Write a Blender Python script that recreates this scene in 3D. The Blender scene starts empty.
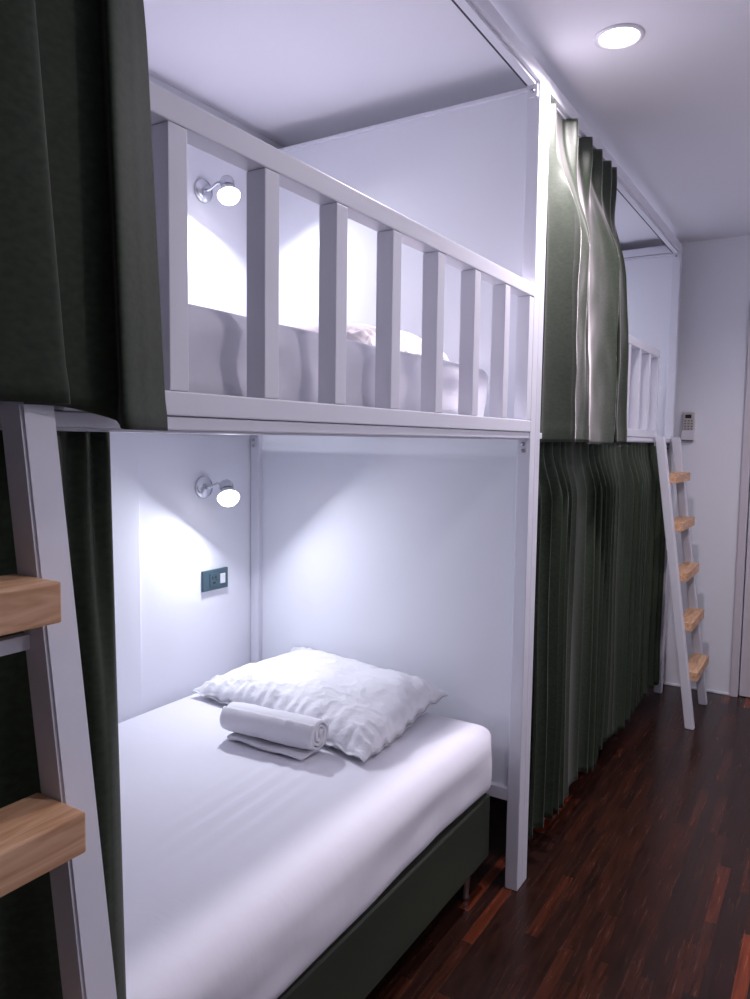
import bpy, bmesh, math, random
from mathutils import Vector, Matrix, noise
random.seed(7)
C = bpy.context.scene.collection
PI = math.pi

# ------------------------------------------------------------------ dimensions
XW = -1.057            # left wall
Y1, Y2 = 2.059, 4.187  # near face of the double post, near face of the last post
Y0 = -0.07             # first post of the near bunk
YF = 4.367             # far wall
ZC = 2.431             # ceiling
P = 0.04               # post section
ZT = 2.384             # top of the frames
XR, YB = 1.30, -1.9    # right wall, wall behind the camera

# ------------------------------------------------------------------ materials
def mat(name, col, rough=.5, metal=0.0, spec=.5, **kw):
    m = bpy.data.materials.new(name); m.use_nodes = True
    b = m.node_tree.nodes['Principled BSDF']
    b.inputs['Base Color'].default_value = (*col, 1)
    b.inputs['Roughness'].default_value = rough
    b.inputs['Metallic'].default_value = metal
    b.inputs['Specular IOR Level'].default_value = spec
    for k, v in kw.items():
        b.inputs[k.replace('_', ' ')].default_value = v
    return m

def nodes(m):
    nt = m.node_tree
    return nt, nt.nodes, nt.links, nt.nodes['Principled BSDF']

def add_noise_bump(m, scale=200, strength=.1, dist=.001, detail=3, stretch=(1, 1, 1)):
    nt, N, L, b = nodes(m)
    tc = N.new('ShaderNodeTexCoord'); mp = N.new('ShaderNodeMapping')
    mp.inputs['Scale'].default_value = stretch
    n = N.new('ShaderNodeTexNoise'); n.inputs['Scale'].default_value = scale; n.inputs['Detail'].default_value = detail
    bp = N.new('ShaderNodeBump'); bp.inputs['Strength'].default_value = strength; bp.inputs['Distance'].default_value = dist
    L.new(tc.outputs['Object'], mp.inputs['Vector']); L.new(mp.outputs['Vector'], n.inputs['Vector'])
    L.new(n.outputs['Fac'], bp.inputs['Height']); L.new(bp.outputs['Normal'], b.inputs['Normal'])
    return n

def noise_color(m, c1, c2, scale, stretch=(1, 1, 1), detail=4, lo=.35, hi=.65):
    nt, N, L, b = nodes(m)
    tc = N.new('ShaderNodeTexCoord'); mp = N.new('ShaderNodeMapping')
    mp.inputs['Scale'].default_value = stretch
    n = N.new('ShaderNodeTexNoise'); n.inputs['Scale'].default_value = scale; n.inputs['Detail'].default_value = detail
    r = N.new('ShaderNodeValToRGB')
    r.color_ramp.elements[0].position = lo; r.color_ramp.elements[0].color = (*c1, 1)
    r.color_ramp.elements[1].position = hi; r.color_ramp.elements[1].color = (*c2, 1)
    L.new(tc.outputs['Object'], mp.inputs['Vector']); L.new(mp.outputs['Vector'], n.inputs['Vector'])
    L.new(n.outputs['Fac'], r.inputs['Fac']); L.new(r.outputs['Color'], b.inputs['Base Color'])

M = {}
M['wall'] = mat('wall_paint', (.87, .88, .95), .6, spec=.25)
add_noise_bump(M['wall'], 60, .12, .001)
M['ceiling'] = mat('ceiling_paint', (.84, .83, .90), .7, spec=.2)
add_noise_bump(M['ceiling'], 40, .1, .001)
M['steel'] = mat('white_powder_coat', (.76, .76, .84), .38, spec=.5)
add_noise_bump(M['steel'], 300, .05, .0005)
M['board'] = mat('white_board', (.82, .83, .90), .33, spec=.5)
add_noise_bump(M['board'], 30, .04, .001)
M['dark'] = mat('dark_slot', (.02, .02, .03), .5)
M['chrome'] = mat('brushed_nickel', (.72, .73, .77), .22, 1.0)
M['legmetal'] = mat('leg_steel', (.4, .4, .42), .3, 1.0)
M['base'] = mat('green_vinyl', (.036, .047, .030), .5, spec=.4)
add_noise_bump(M['base'], 250, .2, .0006)
M['sheet'] = mat('white_cotton_sheet', (.82, .81, .89), .8, spec=.15, Sheen_Weight=.1)
add_noise_bump(M['sheet'], 9, .12, .01, 4, (1, 2.2, 1))
M['pillow'] = mat('white_pillowcase', (.80, .795, .85), .8, spec=.12, Sheen_Weight=.1)
add_noise_bump(M['pillow'], 22, .55, .014, 6, (1, 1.7, 1))
M['blush'] = mat('blush_bedding', (.80, .74, .77), .8, spec=.12)
add_noise_bump(M['blush'], 20, .35, .012, 5)
M['towel'] = mat('white_towel_terry', (.84, .83, .89), .95, spec=.05, Sheen_Weight=.3)
add_noise_bump(M['towel'], 420, .6, .003)
M['teal'] = mat('dark_teal_plastic', (.055, .105, .135), .35)
M['tealdk'] = mat('dark_hole', (.01, .015, .02), .5)
M['switch'] = mat('white_switch_plastic', (.78, .79, .85), .35)
M['remote'] = mat('grey_beige_plastic', (.50, .47, .45), .45)
M['button'] = mat('button_plastic', (.16, .15, .14), .5)
M['screen'] = mat('black_screen', (.01, .01, .015), .15)
M['holder'] = mat('white_plastic', (.72, .70, .76), .4)
M['door'] = mat('door_paint', (.66, .62, .68), .5)

def curtain_mat(name, rough, spec, sheen):
    m = mat(name, (.032, .040, .025), rough, spec=spec, Sheen_Weight=sheen, Sheen_Roughness=.45)
    nt, N, L, b = nodes(m)
    b.inputs['Sheen Tint'].default_value = (1, .93, .97, 1)
    tc = N.new('ShaderNodeTexCoord'); mp = N.new('ShaderNodeMapping'); mp.inputs['Scale'].default_value = (1, 1, 1.6)
    n = N.new('ShaderNodeTexNoise'); n.inputs['Scale'].default_value = 90; n.inputs['Detail'].default_value = 3
    r = N.new('ShaderNodeValToRGB')
    r.color_ramp.elements[0].color = (.023, .033, .020, 1); r.color_ramp.elements[1].color = (.035, .049, .030, 1)
    r.color_ramp.elements[0].position = .3; r.color_ramp.elements[1].position = .7
    bp = N.new('ShaderNodeBump'); bp.inputs['Strength'].default_value = .12; bp.inputs['Distance'].default_value = .0006
    L.new(tc.outputs['Object'], mp.inputs['Vector']); L.new(mp.outputs['Vector'], n.inputs['Vector'])
    L.new(n.outputs['Fac'], r.inputs['Fac']); L.new(r.outputs['Color'], b.inputs['Base Color'])
    L.new(n.outputs['Fac'], bp.inputs['Height']); L.new(bp.outputs['Normal'], b.inputs['Normal'])
    return m
M['curtain'] = curtain_mat('green_curtain_cloth', .65, .22, .16)
M['curtain_lit'] = curtain_mat('green_curtain_cloth_lit', .40, .32, .9)  # lit copy of the curtain cloth: extra sheen stands in for strong light

def wood_mat():
    m = mat('pine_wood', (.6, .38, .24), .5, spec=.4)
    nt, N, L, b = nodes(m)
    tc = N.new('ShaderNodeTexCoord'); mp = N.new('ShaderNodeMapping'); mp.inputs['Scale'].default_value = (9, 1, 9)
    n = N.new('ShaderNodeTexNoise'); n.inputs['Scale'].default_value = 9; n.inputs['Detail'].default_value = 6
    n.inputs['Distortion'].default_value = .8
    r = N.new('ShaderNodeValToRGB')
    r.color_ramp.elements[0].position = .3; r.color_ramp.elements[0].color = (.52, .27, .14, 1)
    r.color_ramp.elements[1].position = .68; r.color_ramp.elements[1].color = (.80, .51, .32, 1)
    L.new(tc.outputs['Object'], mp.inputs['Vector']); L.new(mp.outputs['Vector'], n.inputs['Vector'])
    L.new(n.outputs['Fac'], r.inputs['Fac']); L.new(r.outputs['Color'], b.inputs['Base Color'])
    bp = N.new('ShaderNodeBump'); bp.inputs['Strength'].default_value = .25; bp.inputs['Distance'].default_value = .0008
    L.new(n.outputs['Fac'], bp.inputs['Height']); L.new(bp.outputs['Normal'], b.inputs['Normal'])
    return m
M['wood'] = wood_mat()

def floor_mat():
    m = mat('merbau_parquet', (.03, .015, .01), .22, spec=.30)
    nt, N, L, b = nodes(m)
    tc = N.new('ShaderNodeTexCoord')
    mp = N.new('ShaderNodeMapping'); mp.inputs['Rotation'].default_value = (0, 0, PI / 2)
    mp.inputs['Location'].default_value = (.12, .013, 0)
    br = N.new('ShaderNodeTexBrick'); br.offset = .37; br.offset_frequency = 3; br.squash = 1.0
    br.inputs['Color1'].default_value = (0, 0, 0, 1); br.inputs['Color2'].default_value = (1, 1, 1, 1)
    br.inputs['Mortar'].default_value = (0, 0, 0, 1)
    br.inputs['Scale'].default_value = 1.0
    br.inputs['Mortar Size'].default_value = .0008; br.inputs['Mortar Smooth'].default_value = .2
    br.inputs['Brick Width'].default_value = .33; br.inputs['Row Height'].default_value = .034
    L.new(tc.outputs['Object'], mp.inputs['Vector']); L.new(mp.outputs['Vector'], br.inputs['Vector'])
    r = N.new('ShaderNodeValToRGB'); r.color_ramp.interpolation = 'LINEAR'
    e = r.color_ramp.elements
    e[0].position = 0; e[0].color = (.026, .011, .008, 1)
    e[1].position = 1; e[1].color = (.22, .046, .017, 1)
    x = e.new(.5); x.color = (.032, .012, .008, 1)
    x = e.new(.82); x.color = (.050, .016, .0095, 1)
    x = e.new(.955); x.color = (.070, .020, .011, 1)
    L.new(br.outputs['Color'], r.inputs['Fac'])
    mp2 = N.new('ShaderNodeMapping'); mp2.inputs['Scale'].default_value = (30, 2.2, 1)
    n = N.new('ShaderNodeTexNoise'); n.inputs['Scale'].default_value = 3; n.inputs['Detail'].default_value = 6
    L.new(tc.outputs['Object'], mp2.inputs['Vector']); L.new(mp2.outputs['Vector'], n.inputs['Vector'])
    r2 = N.new('ShaderNodeValToRGB')
    r2.color_ramp.elements[0].position = .3; r2.color_ramp.elements[0].color = (.45, .45, .45, 1)
    r2.color_ramp.elements[1].position = .75; r2.color_ramp.elements[1].color = (1.25, 1.2, 1.2, 1)
    L.new(n.outputs['Fac'], r2.inputs['Fac'])
    mx = N.new('ShaderNodeMixRGB'); mx.blend_type = 'MULTIPLY'; mx.inputs['Fac'].default_value = 1
    L.new(r.outputs['Color'], mx.inputs['Color1']); L.new(r2.outputs['Color'], mx.inputs['Color2'])
    L.new(mx.outputs['Color'], b.inputs['Base Color'])
    rr = N.new('ShaderNodeMapRange'); rr.inputs['To Min'].default_value = .16; rr.inputs['To Max'].default_value = .34
    L.new(n.outputs['Fac'], rr.inputs['Value']); L.new(rr.outputs['Result'], b.inputs['Roughness'])
    bp = N.new('ShaderNodeBump'); bp.inputs['Strength'].default_value = .25; bp.inputs['Distance'].default_value = .001
    L.new(br.outputs['Fac'], bp.inputs['Height']); bp.invert = True
    L.new(bp.outputs['Normal'], b.inputs['Normal'])
    return m
M['floor'] = floor_mat()

def emit(name, col, s):
    m = bpy.data.materials.new(name); m.use_nodes = True
    nt = m.node_tree; nt.nodes.clear()
    e = nt.nodes.new('ShaderNodeEmission'); o = nt.nodes.new('ShaderNodeOutputMaterial')
    e.inputs['Color'].default_value = (*col, 1); e.inputs['Strength'].default_value = s
    nt.links.new(e.outputs[0], o.inputs['Surface'])
    return m
M['bulb'] = emit('lit_bulb', (1, .97, 1), 9)
M['down'] = emit('lit_downlight_diffuser', (1, .96, 1), 12)

# ------------------------------------------------------------------ helpers
def obj(name, bm, m, parent=None, smooth=False, loc=None):
    me = bpy.data.meshes.new(name)
    bmesh.ops.recalc_face_normals(bm, faces=bm.faces[:])
    bm.to_mesh(me); bm.free()
    if smooth:
        for p in me.polygons: p.use_smooth = True
    o = bpy.data.objects.new(name, me); C.objects.link(o)
    if m: me.materials.append(m)
    if parent:
        o.parent = parent
        # geometry is given in world coordinates: bring it into the parent's frame
        w = Matrix.Identity(4); q = parent
        chain = []
        while q: chain.append(q); q = q.parent
        for q in reversed(chain): w = w @ q.matrix_basis
        me.transform(w.inverted())
    elif loc is not None:
        me.transform(Matrix.Translation(-Vector(loc))); o.location = loc
    return o

def thing(name, label, cat, loc, group=None):
    o = bpy.data.objects.new(name, None); C.objects.link(o)
    o.empty_display_size = .1; o.location = loc
    return tag(o, label, cat, group)

def tag(o, label, cat, group=None):
    o['label'] = label; o['category'] = cat
    if group: o['group'] = group
    return o

def struct(name, bm, m, parent=None, label=None):
    o = obj(name, bm, m, parent)
    if not parent: o['kind'] = 'structure'
    if label: o['label'] = label
    return o

def box(bm, x0, x1, y0, y1, z0, z1, bev=0.0, seg=2, rot=None):
    r = bmesh.ops.create_cube(bm, size=1)
    vs = r['verts']
    bmesh.ops.scale(bm, vec=(abs(x1 - x0), abs(y1 - y0), abs(z1 - z0)), verts=vs)
    bmesh.ops.translate(bm, vec=((x0 + x1) / 2, (y0 + y1) / 2, (z0 + z1) / 2), verts=vs)
    if bev:
        es = list({e for v in vs for e in v.link_edges})
        r = bmesh.ops.bevel(bm, geom=es, offset=bev, segments=seg, affect='EDGES', profile=.6)
        vs = [v for v in bm.verts if v in set(r['verts'])] or vs
    return vs

def bx(*a, **k):
    bm = bmesh.new(); box(bm, *a, **k); return bm

def cyl(bm, p0, p1, r0, r1=None, seg=24, cap=True):
    p0, p1 = Vector(p0), Vector(p1); r1 = r0 if r1 is None else r1
    d = p1 - p0
    rot = d.to_track_quat('Z', 'Y').to_matrix().to_4x4()
    bmesh.ops.create_cone(bm, cap_ends=cap, cap_tris=False, segments=seg, radius1=r0, radius2=r1, depth=d.length,
                          matrix=Matrix.Translation((p0 + p1) / 2) @ rot)
    return bm

def lathe(bm, prof, org, axis, seg=32):
    """revolve (radius, height) pairs around axis through org"""
    q = Vector(axis).normalized().to_track_quat('Z', 'Y').to_matrix()
    rings = []
    for r, h in prof:
        if r < 1e-6:
            rings.append([bm.verts.new(Vector(org) + q @ Vector((0, 0, h)))])
        else:
            rings.append([bm.verts.new(Vector(org) + q @ Vector((r * math.cos(2 * PI * i / seg), r * math.sin(2 * PI * i / seg), h))) for i in range(seg)])
    for a, b in zip(rings, rings[1:]):
        for i in range(seg):
            j = (i + 1) % seg
            if len(a) == 1 and len(b) == 1: continue
            if len(a) == 1: bm.faces.new((a[0], b[i], b[j]))
            elif len(b) == 1: bm.faces.new((a[i], a[j], b[0]))
            else: bm.faces.new((a[i], a[j], b[j], b[i]))
    return bm

def tube(bm, pts, r, seg=10):
    pts = [Vector(p) for p in pts]
    rings = []
    for i, p in enumerate(pts):
        t = (pts[min(i + 1, len(pts) - 1)] - pts[max(i - 1, 0)]).normalized()
        q = t.to_track_quat('Z', 'Y').to_matrix()
        rings.append([bm.verts.new(p + q @ Vector((r * math.cos(2 * PI * k / seg), r * math.sin(2 * PI * k / seg), 0))) for k in range(seg)])
    for a, b in zip(rings, rings[1:]):
        for k in range(seg): bm.faces.new((a[k], a[(k + 1) % seg], b[(k + 1) % seg], b[k]))
    bm.faces.new(rings[0][::-1]); bm.faces.new(rings[-1])
    return bm

def ss(a, b, x):
    t = max(0.0, min(1.0, (x - a) / (b - a))); return t * t * (3 - 2 * t)

def rbox(x0, x1, y0, y1, z0, z1, r, step=.02, disp=None, rz=None):
    """rounded box as a fine grid; r = corner radius, rz = edge radius in height"""
    bm = bmesh.new()
    nx, ny, nz = [max(3, int(round((b - a) / step))) for a, b in ((x0, x1), (y0, y1), (z0, z1))]
    cache = {}
    hx, hy, hz = (x1 - x0) / 2, (y1 - y0) / 2, (z1 - z0) / 2
    cx, cy, cz = (x0 + x1) / 2, (y0 + y1) / 2, (z0 + z1) / 2
    rz = rz or r
    def vert(i, j, k):
        key = (i, j, k)
        if key in cache: return cache[key]
        p = Vector((-hx + 2 * hx * i / nx, -hy + 2 * hy * j / ny, -hz + 2 * hz * k / nz))
        # plan rounding
        q = Vector((max(-hx + r, min(hx - r, p.x)), max(-hy + r, min(hy - r, p.y)), 0))
        q2 = Vector((max(-hx + rz, min(hx - rz, p.x)), max(-hy + rz, min(hy - rz, p.y)), max(-hz + rz, min(hz - rz, p.z))))
        d = p - q2
        if d.length > 1e-9 and rz > 0: p2 = q2 + d.normalized() * min(rz, d.length if d.length < rz else rz)
        else: p2 = p
        dp = Vector((p2.x - q.x, p2.y - q.y, 0))
        if dp.length > r: p2 = Vector((q.x + dp.x / dp.length * r, q.y + dp.y / dp.length * r, p2.z))
        w = p2 + Vector((cx, cy, cz))
        if disp: w = disp(w)
        v = bm.verts.new(w); cache[key] = v; return v
    for i in range(nx):
        for j in range(ny):
            for k in (0, nz): bm.faces.new([vert(i, j, k), vert(i + 1, j, k), vert(i + 1, j + 1, k), vert(i, j + 1, k)])
    for i in range(nx):
        for k in range(nz):
            for j in (0, ny): bm.faces.new([vert(i, j, k), vert(i + 1, j, k), vert(i + 1, j, k + 1), vert(i, j, k + 1)])
    for j in range(ny):
        for k in range(nz):
            for i in (0, nx): bm.faces.new([vert(i, j, k), vert(i, j + 1, k), vert(i, j + 1, k + 1), vert(i, j, k + 1)])
    return bm

# ------------------------------------------------------------------ room
T = .1
struct('floor', bx(XW - T, XR + T, YB - T, YF + T, -T, 0), M['floor'])
struct('ceiling', bx(XW - T, XR + T, YB - T, YF + T, ZC, ZC + T), M['ceiling'])
struct('wall_left', bx(XW - T, XW, YB, YF, 0, ZC), M['wall'])
struct('wall_right', bx(XR, XR + T, YB, YF, 0, ZC), M['wall'])
struct('wall_front', bx(XW - T, XR + T, YB - T, YB, 0, ZC), M['wall'])
bm = bmesh.new()
DX0, DX1, DZ = .356, 1.14, 2.05
box(bm, XW - T, DX0, YF, YF + T, 0, ZC); box(bm, DX1, XR + T, YF, YF + T, 0, ZC); box(bm, DX0, DX1, YF, YF + T, DZ, ZC)
struct('wall_back', bm, M['wall'])
d = struct('door_1', bx(DX0 + .006, DX1 - .006, YF + .012, YF + .05, .004, DZ - .006, bev=.002), M['door'])
bm = bmesh.new()
lathe(bm, [(0, 0), (.024, 0), (.024, .006), (.01, .01), (.01, .035), (.022, .045), (.026, .058), (.018, .07), (0, .073)], (DX1 - .07, YF + .012, 1.0), (0, -1, 0))
obj('door_handle', bm, M['chrome'], d, True)
bm = bmesh.new()
box(bm, DX0 - .038, DX0, YF - .014, YF, 0, DZ + .04, bev=.003); box(bm, DX1, DX1 + .038, YF - .014, YF, 0, DZ + .04, bev=.003)
box(bm, DX0, DX1, YF - .014, YF, DZ, DZ + .04, bev=.003)
struct('trim_1', bm, M['door'])
struct('baseboard_back', bx(XW, DX0 - .038, YF - .008, YF, 0, .012, bev=.003), M['board'])
struct('trim_2', bx(XW, XW + .012, YB, 1.545, 0, ZC, bev=.002), M['wall'])   # flat boarding along the wall, ends beside the lamps

# ------------------------------------------------------------------ bunk frames
def bunk(ya, yb, label, slat_edges, near_panel, guard_span, group=None):
    """ya/yb outer faces of the end posts"""
    t = thing('bunk_frame', label, 'bunk bed', ((XW + 0) / 2, (ya + yb) / 2, 0))
    for (x0, x1) in ((-P, 0), (XW + .002, XW + P)):
        for y in (ya, yb - P):
            obj('post', bx(x0, x1, y, y + P, 0, ZT - P, bev=.003), M['steel'], t)
    g = .0005
    obj('top_beam', bx(-P, 0, ya, yb, ZT - P + g, ZT, bev=.003), M['steel'], t)
    obj('top_beam', bx(XW + .002, XW + P, ya, yb, ZT - P + g, ZT, bev=.003), M['steel'], t)
    for y in ((ya,) if near_panel else (yb - P,)):
        obj('cross_rail', bx(XW + P + g, -P - g, y + .001, y + P - .001, ZT - P + .002, ZT, bev=.003), M['steel'], t)
    # platform under the upper mattress
    obj('bed_beam', bx(-P + .002, -.003, ya + P + g, yb - P - g, 1.360, 1.378, bev=.002), M['steel'], t)
    obj('bed_deck', bx(XW + .004, -P, ya + P + g, yb - P - g, 1.362, 1.377), M['board'], t)
    # curtain tracks, white channel with a dark slot
    for z, x in ((ZT - P, -.022), (1.360, -.022)):
        bm = bmesh.new()
        h = .009 if z > 2 else .004
        box(bm, x - .011, x + .011, ya + P + .01, yb - P - .01, z - h, z, bev=.001)
        tr = obj('curtain_track', bm, M['steel'], t)
        obj('slot', bx(x - .0165, x - .0112, ya + P + .012, yb - P - .012, z - h + .0005, z - .0005), M['dark'], tr)
    # end boards
    for y, on in ((ya, near_panel), (yb - P, True)):
        if not on: continue
        obj('end_board', bx(XW + P, -P + .001, y + .022, y + .034, .31, 2.333), M['board'], t)
        obj('board_rail', bx(XW + P, -P, y + .002, y + P - .002, .272, .31, bev=.002), M['steel'], t)
        obj('board_rail', bx(XW + P, -P, y + .012, y + P - .002, 2.3335, 2.3435, bev=.002), M['steel'], t)
    # guard
    gy0, gy1 = guard_span
    gr = obj('guard_rail', bx(-P, 0, gy0, gy1, 1.758, 1.794, bev=.0025), M['steel'], t)
    obj('lower_rail', bx(-P, 0, gy0, gy1, 1.379, 1.412, bev=.0025), M['steel'], gr)
    for e in slat_edges:
        obj('slat', bx(-P + .001, -.001, e - .034, e, 1.4125, 1.7575, bev=.002), M['steel'], gr)
    # bolts on the posts under the beam
    for y, sx in ((yb - P, 0), (yb - P, 1)):
        xb = -.02 if sx == 0 else XW + .021
        pl = obj('corner_plate', bx(xb - .014, xb + .014, y - .003, y, 1.312, 1.356, bev=.001), M['steel'], t)
        for z in (1.325, 1.345):
            bm = bmesh.new(); lathe(bm, [(0, -.002), (.0062, -.002), (.0062, .003), (.004, .006), (0, .0065)], (xb, y - .003, z), (0, -1, 0), 12)
            obj('bolt', bm, M['legmetal'], pl, True)
    pl = obj('corner_plate', bx(-.034, -.008, yb - P - .004, yb - P, 2.305, 2.340, bev=.001), M['steel'], t)
    bm = bmesh.new(); lathe(bm, [(0, -.002), (.006, -.002), (.006, .004), (0, .006)], (-.021, yb - P - .004, 2.322), (0, -1, 0), 12)
    obj('bolt', bm, M['legmetal'], pl, True)
    return t

edges1 = [2.0585, 1.882, 1.692, 1.500, 1.309, 1.118, .929, .737, .576]
bunk(Y0, Y1 + P, 'near white steel bunk frame with slatted guard over the made bed', edges1, True, (.542, 2.0585))
off = Y1 + P - Y0
e2 = [3.789 - .191 * i for i in range(9)]
bunk(Y1 + P + .001, Y2 + P, 'far white steel bunk frame against the back wall, both levels curtained', e2, False, (e2[-1] - .034, 3.789))

# ------------------------------------------------------------------ ladders
def ladder(yc, label, bar):
    t = thing('ladder', label, 'ladder', (.2, yc, 0), 'bunk ladders')
    lean = .192 / 1.385
    def X(z): return .004 + lean * (1.385 - z)          # back face of the rail
    w = .22
    for s in (-1, 1):
        ya, yb = (yc + s * w - (0 if s < 0 else P), yc + s * w + (P if s < 0 else 0))
        bm = bmesh.new()
        vs = []
        for z in (0, 1.385):
            for (dx, y) in ((0, ya), (P, ya), (P, yb), (0, yb)):
                vs.append(bm.verts.new((X(z) + dx, y, z)))
        for f in ((0, 1, 2, 3), (7, 6, 5, 4), (0, 4, 5, 1), (1, 5, 6, 2), (2, 6, 7, 3), (3, 7, 4, 0)):
            bm.faces.new([vs[i] for i in f])
        bmesh.ops.bevel(bm, geom=bm.edges[:], offset=.003, segments=2, affect='EDGES')
        r = obj('side_rail', bm, M['steel'], t)
        ym = (ya + yb) / 2
        bm = bmesh.new()
        box(bm, .0006, .004, ym - .012, ym + .012, 1.34, 1.40)
        obj('hook', bm, M['steel'], r)
    for z in (.245, .482, .719, .956, 1.185):
        x = X(z)
        rg = obj('rung', bx(x - .004, x + P + .034, yc - w + P + .0005, yc + w - P - .0005, z - .021, z + .021, bev=.0025), M['wood'], t)
        for s in (-1, 1):
            bm = bmesh.new(); cyl(bm, (x + .03, yc + s * (w - P - .02), z - .026), (x + .03, yc + s * (w - P - .02), z - .0212), .005, seg=10)
            obj('screw', bm, M['chrome'], rg)
    if bar:
        obj('cross_bar', bx(X(1.13), X(1.13) + .012, yc - w + P, yc + w - P, 1.128, 1.144, bev=.001), M['steel'], t)
    return t
ladder(.28, 'white ladder with pine rungs cut off by the left edge of the photo', True)
ladder(3.945, 'white ladder with pine rungs at the far end of the corridor', False)

# ------------------------------------------------------------------ beds
by0, by1 = .03, 2.03
t = thing('bed_base', 'dark green upholstered bed base under the lower white mattress', 'bed base', (-.56, 1.02, 0))
obj('base_body', bx(-1.045, -.080, by0, by1, .10, .298, bev=.012, seg=3), M['base'], t)
for x in (-.12, -1.0):
    for y in (by0 + .10, 1.02, by1 - .085):
        bm = bmesh.new(); lathe(bm, [(0, 0), (.013, 0), (.014, .006), (.012, .012), (.017, .095), (.026, .099), (0, .1)], (x, y, 0), (0, 0, 1), 20)
        obj('leg', bm, M['legmetal'], t, True)

def lower_disp(w):
    x, y, z = w
    top = ss(.46, .505, z)
    # tension wrinkles radiating across the sheet
    d = Vector((-.12, .99, 0)).normalized(); nrm = Vector((-d.y, d.x, 0))
    c = Vector((-.37, 1.24, 0)); q = Vector((x, y, 0)) - c
    a, b = q.dot(d), q.dot(nrm)
    win = math.exp(-(a / .26) ** 2) * math.exp(-(b / .11) ** 2)
    h = .0032 * win * math.sin(b * 130 + 1.2 * math.sin(a * 7)) * top
    h += .004 * noise.noise(Vector((x * 3.2, y * 2.2, 1.7))) * top
    # crown and sagging hem
    h += .006 * top * math.cos((x + .55) * 2.4)
    side = 1 - ss(.40, .49, z)
    ox = 0
    if x > -.3:
        ox = side * (.006 * math.sin(y * 6.1 + 1) + .004 * noise.noise(Vector((y * 6, z * 14, 0))))
        ox -= .010 * (1 - ss(.30, .35, z))
    oy = 0
    if y > 1.8: oy = side * .005 * noise.noise(Vector((x * 8, z * 12, 3)))
    hem = (1 - ss(.30, .335, z)) * (.006 * noise.noise(Vector((y * 4, x * 4, 9))) + .004)
    return Vector((x + ox, y + oy, z + h + (hem if x > -.2 or y > 1.9 else 0)))
bm = rbox(-1.042, -.060, .03, 2.045, .302, .508, .09, .012, lower_disp, rz=.055)
tag(obj('mattress', bm, M['sheet'], smooth=True, loc=(-.55, 1.0, .302)), 'thick lower mattress in a smooth white fitted sheet', 'mattress', 'mattresses')

def upper_disp(w):
    x, y, z = w
    side = 1 - ss(1.52, 1.555, z)
    ox = 0
    if x > -.3: ox = side * (.012 * math.sin(y * 15 + .8 * math.sin(y * 5)) + .014 * noise.noise(Vector((y * 9, z * 16, 0))))
    return Vector((x + ox, y, z + .004 * noise.noise(Vector((x * 4, y * 4, 2)))))
bm = rbox(-1.05, -.085, .0, 2.0, 1.381, 1.558, .07, .02, upper_disp, rz=.045)
tag(obj('mattress', bm, M['sheet'], smooth=True, loc=(-.55, 1.0, 1.381)), 'white upper mattress seen through the slats of the near guard', 'mattress', 'mattresses')
bm = rbox(-1.05, -.085, 2.17, 4.12, 1.381, 1.54, .07, .03, lambda w: w, rz=.045)
tag(obj('mattress', bm, M['sheet'], smooth=True, loc=(-.55, 3.15, 1.381)), 'white mattress behind the small slatted guard of the far bunk', 'mattress', 'mattresses')

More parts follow.
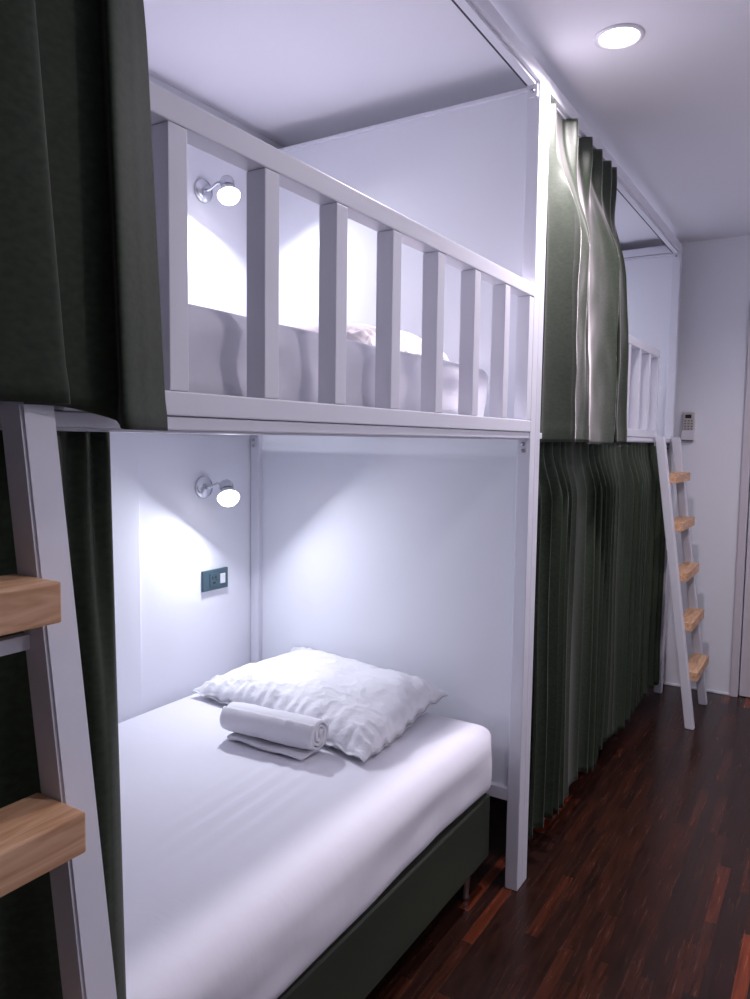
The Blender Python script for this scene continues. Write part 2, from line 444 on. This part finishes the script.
# pillows -----------------------------------------------------------
def pillow(name, m, cx, cy, z0, L, W, H, rot, label, seed=0, lift=0, nu=90, nv=64, gather=1.0, ymax=9, skew=0, group='bed pillows'):
    bm = bmesh.new()
    def shape(u, v):
        """u, v in -1..1 -> plan x, y and half thickness"""
        pu = L / 2 * u * (1 - .07 * (1 - u * u) * 0 - .05 * (1 - abs(v) ** 2.2) * abs(u) ** 3)
        pv = W / 2 * v * (1 - .09 * (1 - abs(u) ** 2.2) * abs(v) ** 3)
        e = max(0, (1 - abs(u) ** 3.2)) ** (.48 if u < 0 else .36) * max(0, (1 - abs(v) ** 2.6)) ** .52
        return pu, pv, e
    ca, sa = math.cos(rot), math.sin(rot)
    grid = {}
    def place(u, v, s):
        pu, pv, e = shape(u, v)
        edge = max(abs(u), abs(v))
        wr = noise.noise(Vector((u * 2.1 + seed, v * 2.6, s))) * .016
        wr += noise.noise(Vector((u * 6 + seed, v * 5, s * 2))) * .006 * ss(.1, .8, abs(v) + .2 * abs(u))
        rg = lambda k, o: 1 - abs(noise.noise(Vector((u * k + seed + o, v * k * .7, .3 * o)))) * 3
        wr += (.0035 * max(0, rg(4.5, 1)) ** 2 + .003 * max(0, rg(8, 5)) ** 2) * (.35 + .65 * ss(.2, -.7, v) + .4 * ss(-.3, -.9, u))
        # gathers running in from the seams
        g1 = math.sin(u * 52 + 3 * noise.noise(Vector((u * 5, seed, 0)))) * .0055 * ss(.62, .92, abs(v)) * (1 - .4 * abs(u))
        g2 = math.sin(v * 34 + 3 * noise.noise(Vector((v * 5, seed + 4, 0)))) * .0045 * ss(.78, .97, abs(u))
        amp = min(1, e * 3)
        if s > 0: z = z0 + .036 * (1 - e) * .0 + .016 + H * e + (wr + (g1 + g2) * gather) * amp
        else: z = z0 + .016 * (1 - e) ** 2 - .000 + .0005
        # flange flutter
        fl = ss(.93, 1.0, edge) * .006 * math.sin(u * 30 + v * 22 + seed) * gather
        z += fl if s > 0 or edge > .97 else 0
        z = max(z, z0 + (.006 if s > 0 else .001))
        z += lift * ss(-.2, 1, v)
        if skew:
            rt = (u + 1) / 2
            pu -= skew * rt * ss(-.9, 1, v)
            z += .022 * ss(.2, 1, u) * ss(-.3, 1, v)
            pu += .02 * (1 - rt) * ss(-.2, 1, v)
        x, y = cx + ca * pu - sa * pv, cy + sa * pu + ca * pv
        if y > ymax - .03:                     # pushed up where it meets the end board
            ex = y - (ymax - .03); y = ymax - .03 + .03 * (1 - math.exp(-ex / .03)); z += ex * .55
        return Vector((x, y, z))
    top, bot = {}, {}
    for i in range(nu + 1):
        for j in range(nv + 1):
            u, v = -1 + 2 * i / nu, -1 + 2 * j / nv
            # ease the parameters towards the rims
            uu = math.copysign(1 - (1 - abs(u)) ** 1.15, u); vv = math.copysign(1 - (1 - abs(v)) ** 1.15, v)
            top[i, j] = bm.verts.new(place(uu, vv, 1)); bot[i, j] = bm.verts.new(place(uu, vv, -1))
    for i in range(nu):
        for j in range(nv):
            bm.faces.new([top[i, j], top[i + 1, j], top[i + 1, j + 1], top[i, j + 1]])
            bm.faces.new([bot[i, j], bot[i, j + 1], bot[i + 1, j + 1], bot[i + 1, j]])
    rim = [(i, 0) for i in range(nu)] + [(nu, j) for j in range(nv)] + [(i, nv) for i in range(nu, 0, -1)] + [(0, j) for j in range(nv, 0, -1)]
    for a, b in zip(rim, rim[1:] + rim[:1]):
        bm.faces.new([top[a], top[b], bot[b], bot[a]])
    o = obj(name, bm, m, smooth=True, loc=(cx, cy, z0))
    return tag(o, label, 'pillow', group)
pillow('pillow', M['pillow'], -.566, 1.850, .518, .755, .46, .099, math.radians(-10), 'plump white pillow with gathered hem on the lower bed', seed=2, lift=.015, ymax=2.076, gather=.8, skew=.07, nu=150, nv=100)
pillow('pillow', M['blush'], -.52, 1.76, 1.562, .62, .38, .085, math.radians(-6), 'crumpled pale pink pillow on the upper mattress behind the slats', seed=9)

# rolled towel ----------------------------------------------------------
A, B = Vector((-.668, 1.535, .572)), Vector((-.372, 1.560, .572))
def towel():
    ax = (B - A).normalized(); up = Vector((0, 0, 1)); sd = ax.cross(up).normalized()
    n, m_ = 150, 34
    R = .051; turns = 3.4
    bm = bmesh.new()
    # spiral sheet with thickness, flattened a little where it rests
    def pt(k, j, inner):
        f = k / n; a = 2 * PI * turns * f - PI * .5
        r = R * (.16 + .84 * f) - (.0085 if inner else 0)
        r *= 1 + .06 * noise.noise(Vector((a * .7, j * .22, 3))) + .03 * noise.noise(Vector((a * 2, j * .5, 7)))
        s = j / m_
        endr = .030 * (1 - min(s, 1 - s) * 8) if min(s, 1 - s) < .125 else 0
        shrink = 1 - 2.2 * endr ** 1.35 * f * 6
        q = sd * math.cos(a) * r * 1.10 * shrink + up * math.sin(a) * r * .93 * shrink
        p = A.lerp(B, s) + q
        p += ax * (.006 * math.sin(a * 1.3) * (1 if s > .5 else -1) * abs(2 * s - 1) ** 4 * (1 - f) )
        return p
    o_, i_ = {}, {}
    for k in range(n + 1):
        for j in range(m_ + 1):
            o_[k, j] = bm.verts.new(pt(k, j, False)); i_[k, j] = bm.verts.new(pt(k, j, True))
    for k in range(n):
        for j in range(m_):
            bm.faces.new([o_[k, j], o_[k + 1, j], o_[k + 1, j + 1], o_[k, j + 1]])
            bm.faces.new([i_[k, j], i_[k, j + 1], i_[k + 1, j + 1], i_[k + 1, j]])
        for j in (0, m_): bm.faces.new([o_[k, j], i_[k, j], i_[k + 1, j], o_[k + 1, j]])
    for j in range(m_):
        for k in (0, n): bm.faces.new([o_[k, j], o_[k, j + 1], i_[k, j + 1], i_[k, j]])
    return bm
tw = thing('rolled_towel', 'white rolled towel lying in front of the lower pillow', 'towel', (-.54, 1.53, .515))
obj('roll', towel(), M['towel'], tw, True)
def flap_disp(w):
    return Vector((w.x, w.y + .004 * noise.noise(Vector((w.x * 14, 0, 0))), w.z + .002 * math.sin(w.x * 40)))
obj('loose_end', rbox(-.650, -.385, 1.494, 1.590, .5195, .5295, .012, .008, flap_disp, rz=.005), M['towel'], tw, True)

# ------------------------------------------------------------------ wall lamps
def lamp(y, z, n, label, power):
    n = Vector(n).normalized()
    t = thing('wall_lamp', label, 'lamp', (XW, y - .005, z + .03), 'reading lamps in the bunks')
    bc = Vector((XW + .112, y, z))                 # centre of the bulb face
    pc = Vector((XW + .0005, y - .005, z + .035))
    bm = bmesh.new(); lathe(bm, [(0, 0), (.038, 0), (.038, .006), (.034, .012), (.012, .015), (0, .0155)], pc, (1, 0, 0), 36)
    obj('wall_plate', bm, M['chrome'], t, True)
    bk = bc - n * .075
    bm = bmesh.new(); tube(bm, [pc + Vector((.012, 0, 0)), pc + Vector((.03, 0, 0)), pc.lerp(bk, .55) + Vector((.008, 0, 0.004)), bk + n * .012], .006)
    obj('arm', bm, M['chrome'], t, True)
    bm = bmesh.new()
    lathe(bm, [(0, -.002), (.014, -.002), (.021, .004), (.0235, .012), (.0235, .04), (.030, .052), (.038, .066), (.0385, .069), (.036, .069), (.029, .055), (.022, .03), (0, .028)], bk, n, 36)
    obj('lamp_head', bm, M['chrome'], t, True)
    bm = bmesh.new()
    lathe(bm, [(0, .026), (.018, .032), (.026, .052), (.0345, .066), (.0345, .071), (.031, .080), (.022, .0865), (.010, .0895), (0, .090)], bk, n, 32)
    obj('bulb', bm, M['bulb'], t, True)
    la = bpy.data.lights.new('lamp_glow', 'AREA'); la.shape = 'DISK'; la.size = .056; la.energy = power; la.color = (.88, .90, 1.0)
    lo = bpy.data.objects.new('lamp_glow', la); C.objects.link(lo); lo.parent = t
    lo.location = bk + n * .096 - t.location; lo.rotation_euler = (-n).to_track_quat('Z', 'Y').to_euler()
    ld = bpy.data.lights.new('lamp_beam', 'SPOT'); ld.energy = power * .10; ld.color = (.88, .90, 1.0)
    ld.spot_size = math.radians(172); ld.spot_blend = .10; ld.shadow_soft_size = .035
    lo = bpy.data.objects.new('lamp_beam', ld); C.objects.link(lo); lo.parent = t
    lo.location = bk + n * .1 - t.location
    lo.rotation_euler = (-n).to_track_quat('Z', 'Y').to_euler()
    return t
LP = 3.8
lamp(1.828, 1.150, (.598, -.449, -.665), 'lit chrome spotlight on the wall above the lower bed', LP)
lamp(1.833, 2.118, (.39, -.26, -.88), 'lit chrome spotlight on the wall above the near upper bed', LP)
lamp(3.98, 2.118, (.39, -.26, -.88), 'lit spotlight inside the far upper bunk behind the curtain', LP)

# ------------------------------------------------------------------ outlet
t = thing('power_outlet', 'dark teal wall socket with a white switch above the lower bed', 'socket', (XW, 1.872, .865))
ox = XW + .0005
obj('cover_plate', bx(ox, ox + .010, 1.812, 1.933, .829, .900, bev=.003, seg=3), M['teal'], t)
so = obj('socket', bx(ox + .0095, ox + .0125, 1.842, 1.885, .842, .888, bev=.001), M['teal'], t)
for (dy, dz, w, h) in ((-.009, .008, .0025, .009), (.006, .008, .0025, .009), (-.0015, -.010, .006, .006), (.011, -.002, .003, .003)):
    obj('socket_hole', bx(ox + .0126, ox + .0133, 1.8635 + dy - w, 1.8635 + dy + w, .865 + dz - h / 2, .865 + dz + h / 2), M['tealdk'], so)
obj('switch', bx(ox + .0095, ox + .0145, 1.892, 1.915, .848, .882, bev=.0015), M['switch'], t)

# ------------------------------------------------------------------ remote on the far wall
yr = YF - .0005
hx = .046
t = thing('remote_holder', 'white plastic holder on the back wall carrying the remote control', 'holder', (hx, YF, 1.385))
bm = bmesh.new(); box(bm, hx - .030, hx + .034, yr - .003, yr, 1.375, 1.49, bev=.001)
obj('back_plate', bm, M['holder'], t)
bm = bmesh.new(); box(bm, hx - .030, hx + .034, yr - .030, yr - .027, 1.378, 1.425, bev=.001); box(bm, hx - .030, hx + .034, yr - .030, yr - .003, 1.3745, 1.378)
box(bm, hx - .0305, hx - .0275, yr - .029, yr - .003, 1.378, 1.425); box(bm, hx + .0315, hx + .0345, yr - .029, yr - .003, 1.378, 1.425)
obj('pocket', bm, M['holder'], t)
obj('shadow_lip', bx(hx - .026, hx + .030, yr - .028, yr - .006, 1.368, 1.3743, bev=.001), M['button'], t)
t = thing('remote_control', 'grey air conditioner remote control with dark screen on the back wall', 'remote control', (hx, YF - .015, 1.38))
rb = obj('body', bx(hx - .0265, hx + .0305, yr - .0255, yr - .0045, 1.3785, 1.523, bev=.005, seg=3), M['remote'], t)
obj('screen', bx(hx - .014, hx + .017, yr - .0265, yr - .0254, 1.490, 1.510, bev=.0004), M['screen'], t)
for i in range(3):
    for j in range(4):
        x = hx - .017 + i * .0165; z = 1.479 - j * .0145
        obj('button', bx(x, x + .009, yr - .0272, yr - .0254, z - .006, z, bev=.0006), M['button'], t)

# ------------------------------------------------------------------ ceiling lights
def downlight(x, y, label, power, r=.055):
    t = thing('ceiling_light', label, 'ceiling light', (x, y, ZC), 'round recessed ceiling lights')
    bm = bmesh.new(); lathe(bm, [(r - .004, .0), (r - .003, .004), (r + .004, .006), (r + .009, .003), (r + .010, .0), (r - .004, .0)], (x, y, ZC - .0005), (0, 0, -1), 48)
    obj('trim_ring', bm, M['holder'], t, True)
    bm = bmesh.new(); lathe(bm, [(0, .0035), (r * .7, .003), (r - .004, .001), (r - .004, 0), (0, 0)], (x, y, ZC - .0005), (0, 0, -1), 48)
    obj('diffuser', bm, M['down'], t, True)
    ld = bpy.data.lights.new('downlight_beam', 'AREA'); ld.shape = 'DISK'; ld.size = r * 1.9; ld.energy = power; ld.color = (1.0, .91, .98); ld.spread = math.radians(146)
    lo = bpy.data.objects.new('downlight_beam', ld); C.objects.link(lo); lo.parent = t
    lo.location = (0, 0, -.009)
    return t
DLP = 13.5
downlight(.197, 2.104, 'lit round ceiling light above the corridor beside the curtain', DLP)
downlight(.95, .95, 'unseen fill light added in the ceiling over the near corridor', DLP * .24)  # added out of view as side fill for the near bunk
downlight(.95, 3.2, 'unseen fill light added in the ceiling over the far corridor', DLP * .5)  # added out of view to brighten the far end and back wall

# ------------------------------------------------------------------ curtains
def curtain(name, label, pos, nz, ns, ztop, zbot, thick=.003, group='green bunk curtains', origin=None, hemline=None, m='curtain'):
    """pos(s, f) -> (x, y) with s along the cloth, f = 0 top .. 1 bottom; zbot may be a function of s"""
    bm = bmesh.new()
    zb = zbot if callable(zbot) else (lambda s: zbot)
    front, back = {}, {}
    P3 = {}
    for j in range(nz + 1):
        f = j / nz
        for i in range(ns + 1):
            s = i / ns
            x, y = pos(s, f)
            P3[i, j] = Vector((x, y, ztop + (zb(s) - ztop) * f))
    for j in range(nz + 1):
        for i in range(ns + 1):
            tx = P3[min(i + 1, ns), j] - P3[max(i - 1, 0), j]
            nrm = Vector((tx.y, -tx.x, 0)); nrm = nrm.normalized() if nrm.length > 1e-9 else Vector((1, 0, 0))
            th = thick
            if hemline and (j / nz > 1 - hemline): th = thick * 1.9
            front[i, j] = bm.verts.new(P3[i, j] + nrm * th / 2); back[i, j] = bm.verts.new(P3[i, j] - nrm * th / 2)
    for j in range(nz):
        for i in range(ns):
            bm.faces.new([front[i, j], front[i + 1, j], front[i + 1, j + 1], front[i, j + 1]])
            bm.faces.new([back[i, j], back[i, j + 1], back[i + 1, j + 1], back[i + 1, j]])
        for i in (0, ns): bm.faces.new([front[i, j], front[i, j + 1], back[i, j + 1], back[i, j]])
    for i in range(ns):
        for j in (0, nz): bm.faces.new([front[i, j], back[i, j], back[i + 1, j], front[i + 1, j]])
    o = obj(name, bm, M[m], smooth=True, loc=origin)
    return tag(o, label, 'curtain', group)

def poly_path(keys):
    """smooth interpolation through (x, y) keys, s in 0..1"""
    n = len(keys) - 1
    def f(s):
        t = min(max(s, 0), 1) * n; i = min(int(t), n - 1); u = t - i
        p = [keys[max(i - 1, 0)], keys[i], keys[i + 1], keys[min(i + 2, n)]]
        c = []
        for k in (0, 1):
            a, b, cc, dd = (q[k] for q in p)
            c.append(.5 * ((2 * b) + (-a + cc) * u + (2 * a - 5 * b + 4 * cc - dd) * u * u + (-a + 3 * b - 3 * cc + dd) * u ** 3))
        return c
    return f

# 1. near upper curtain, gathered at the head of the ladder, hanging outside the guard
kt = poly_path([(-.024, -.02), (.005, .05), (-.024, .10), (.006, .15), (-.022, .20), (.008, .25), (-.02, .30), (.004, .36), (.006, .405), (-.020, .40), (-.022, .44), (-.018, .49), (.004, .53), (.008, .535), (-.006, .57), (-.014, .585), (-.02, .60)])
kb = poly_path([(.060, -.03), (.115, .03), (.065, .09), (.120, .14), (.066, .20), (.125, .26), (.062, .30), (.078, .39), (.098, .470), (.082, .474), (.052, .462), (.056, .510), (.066, .562), (.096, .5485), (.080, .588), (.064, .620), (.050, .648)])
def up_left(s, f):
    a, b = kt(s), kb(s); g = ss(0, .55, f) * .7 + .3 * f
    return a[0] + (b[0] - a[0]) * g, a[1] + (b[1] - a[1]) * (f * .6 + g * .4)
curtain('curtain', 'dark green upper curtain at top left hanging outside the near guard rail', up_left, 50, 200, 2.325,
        lambda s: 1.382 - .024 * ss(.66, .82, s), origin=(0, .3, 1.38), hemline=.04)

# 2. near lower curtain, drawn open behind the ladder
kt = poly_path([(-.022, -.02), (-.012, .06), (-.03, .12), (-.008, .18), (-.03, .24), (-.006, .30), (-.028, .36), (-.010, .42), (-.028, .47), (-.006, .53), (-.020, .560), (-.006, .575), (-.018, .590), (-.004, .603), (-.012, .612)])
kb = poly_path([(-.03, -.02), (.004, .06), (-.05, .12), (.004, .17), (-.05, .24), (.006, .30), (-.045, .36), (.010, .42), (-.045, .47), (.008, .52), (-.03, .545), (.002, .580), (.004, .600), (-.004, .622), (-.012, .634)])
def low_left(s, f):
    a, b = kt(s), kb(s); g = ss(.05, .35, f)
    return a[0] + (b[0] - a[0]) * g, a[1] + (b[1] - a[1]) * f
curtain('curtain', 'dark green lower curtain pulled aside behind the near ladder', low_left, 50, 200, 1.3558, .12, origin=(0, .3, .12), hemline=.02)

# 3. far upper curtain: pinch pleats at the head, wide folds below, lit look put into the sheen
pl = [.03, .26, .50, .68, .86, .97]
def up_right(s, f):
    ytop = 2.162 + .66 * s; ybot = 2.160 + .74 * s
    y = ytop + (ybot - ytop) * (.25 * f + .75 * ss(.05, .8, f))
    head = 1 - ss(.04, .26, f)
    out = ss(.0, .08, s)
    x0 = -.020 + (.010 + .031 * out) * ss(0, .40, f) + .008 * f * out
    spike = sum(math.exp(-((s - p) / .022) ** 2) for p in pl)
    x = x0 + head * (.040 * spike) * (.3 + .7 * out)
    body = ss(.06, .40, f) * (.12 + .88 * out)
    ph = 2 * PI * (4.1 * s + .22 * math.sin(s * 7.3) - .12) + .5 * math.sin(f * 2.6 + s * 5)
    amp = .066 * (.80 + .25 * math.sin(s * 11 + 1 + f)) * (1 - .35 * ss(.8, 1, s))
    x += body * amp * (.5 + .5 * math.sin(ph)) ** .8
    y += body * .030 * math.cos(ph) * ss(0, .1, s)
    x += body * (.008 * noise.noise(Vector((s * 12, f * 4, 1))) + .004 * noise.noise(Vector((s * 26, f * 9, 4))))
    return x, max(y, 2.150)
curtain('curtain', 'green upper curtain of the far bunk with pinch pleats and painted-in lit sheen', up_right, 90, 260, 2.338,
        lambda s: 1.350 + .004 * math.sin(s * 9), origin=(0, 2.5, 1.37), hemline=.055, m='curtain_lit')

# 4. far lower curtain: drawn shut, many narrow folds
def low_right(s, f):
    y = 2.150 + 1.985 * s
    head = 1 - ss(.02, .16, f)
    n = 27
    ph = 2 * PI * (n * s + .22 * math.sin(s * 17) + .12 * math.sin(s * 41))
    xb = -.030 + .012 * (1 - head)
    amp = (.012 + .012 * (1 - head)) * (.7 + .5 * math.sin(s * 23)) * (.4 + .6 * ss(0, .06, s))
    x = xb + amp * math.sin(ph) + .012 * (1 - head)
    x += .018 * ss(.1, 1, f) * noise.noise(Vector((s * 9, f * 2, 6)))
    y += (1 - head) * .012 * math.cos(ph) + .012 * f * math.sin(s * 30)
    if f < .1: y += .010 * (f - .05) * 10 * math.sin(ph * .5)
    return x, y
curtain('curtain', 'dark green floor length curtain closing the lower level of the far bunk', low_right, 60, 520, 1.3558,
        lambda s: .115 + .012 * math.sin(s * 31), origin=(0, 3.1, .09), hemline=.02)

# ------------------------------------------------------------------ world, camera
w = bpy.data.worlds.new('world'); bpy.context.scene.world = w; w.use_nodes = True
w.node_tree.nodes['Background'].inputs['Color'].default_value = (.02, .02, .025, 1)

f, yaw, pi_, ro, cx, H = 746.908, .5558, .0793, .0132, .7571, 1.35
F = Vector((-math.sin(yaw) * math.cos(pi_), math.cos(yaw) * math.cos(pi_), -math.sin(pi_)))
R = Vector((math.cos(yaw), math.sin(yaw), 0)); U = R.cross(F)
R, U = math.cos(ro) * R + math.sin(ro) * U, -math.sin(ro) * R + math.cos(ro) * U
cd = bpy.data.cameras.new('camera'); co = bpy.data.objects.new('camera', cd); C.objects.link(co)
m = Matrix((R, U, -F)).transposed().to_4x4(); m.translation = (cx, 0, H); co.matrix_world = m
cd.sensor_fit = 'VERTICAL'; cd.sensor_height = 24; cd.lens = f / 999 * 24; cd.clip_start = .02
sc = bpy.context.scene
sc.camera = co
sc.view_settings.view_transform = 'Standard'; sc.view_settings.look = 'None'
sc.view_settings.gamma = 1; sc.view_settings.use_curve_mapping = False
sc.view_settings.exposure = 0.17
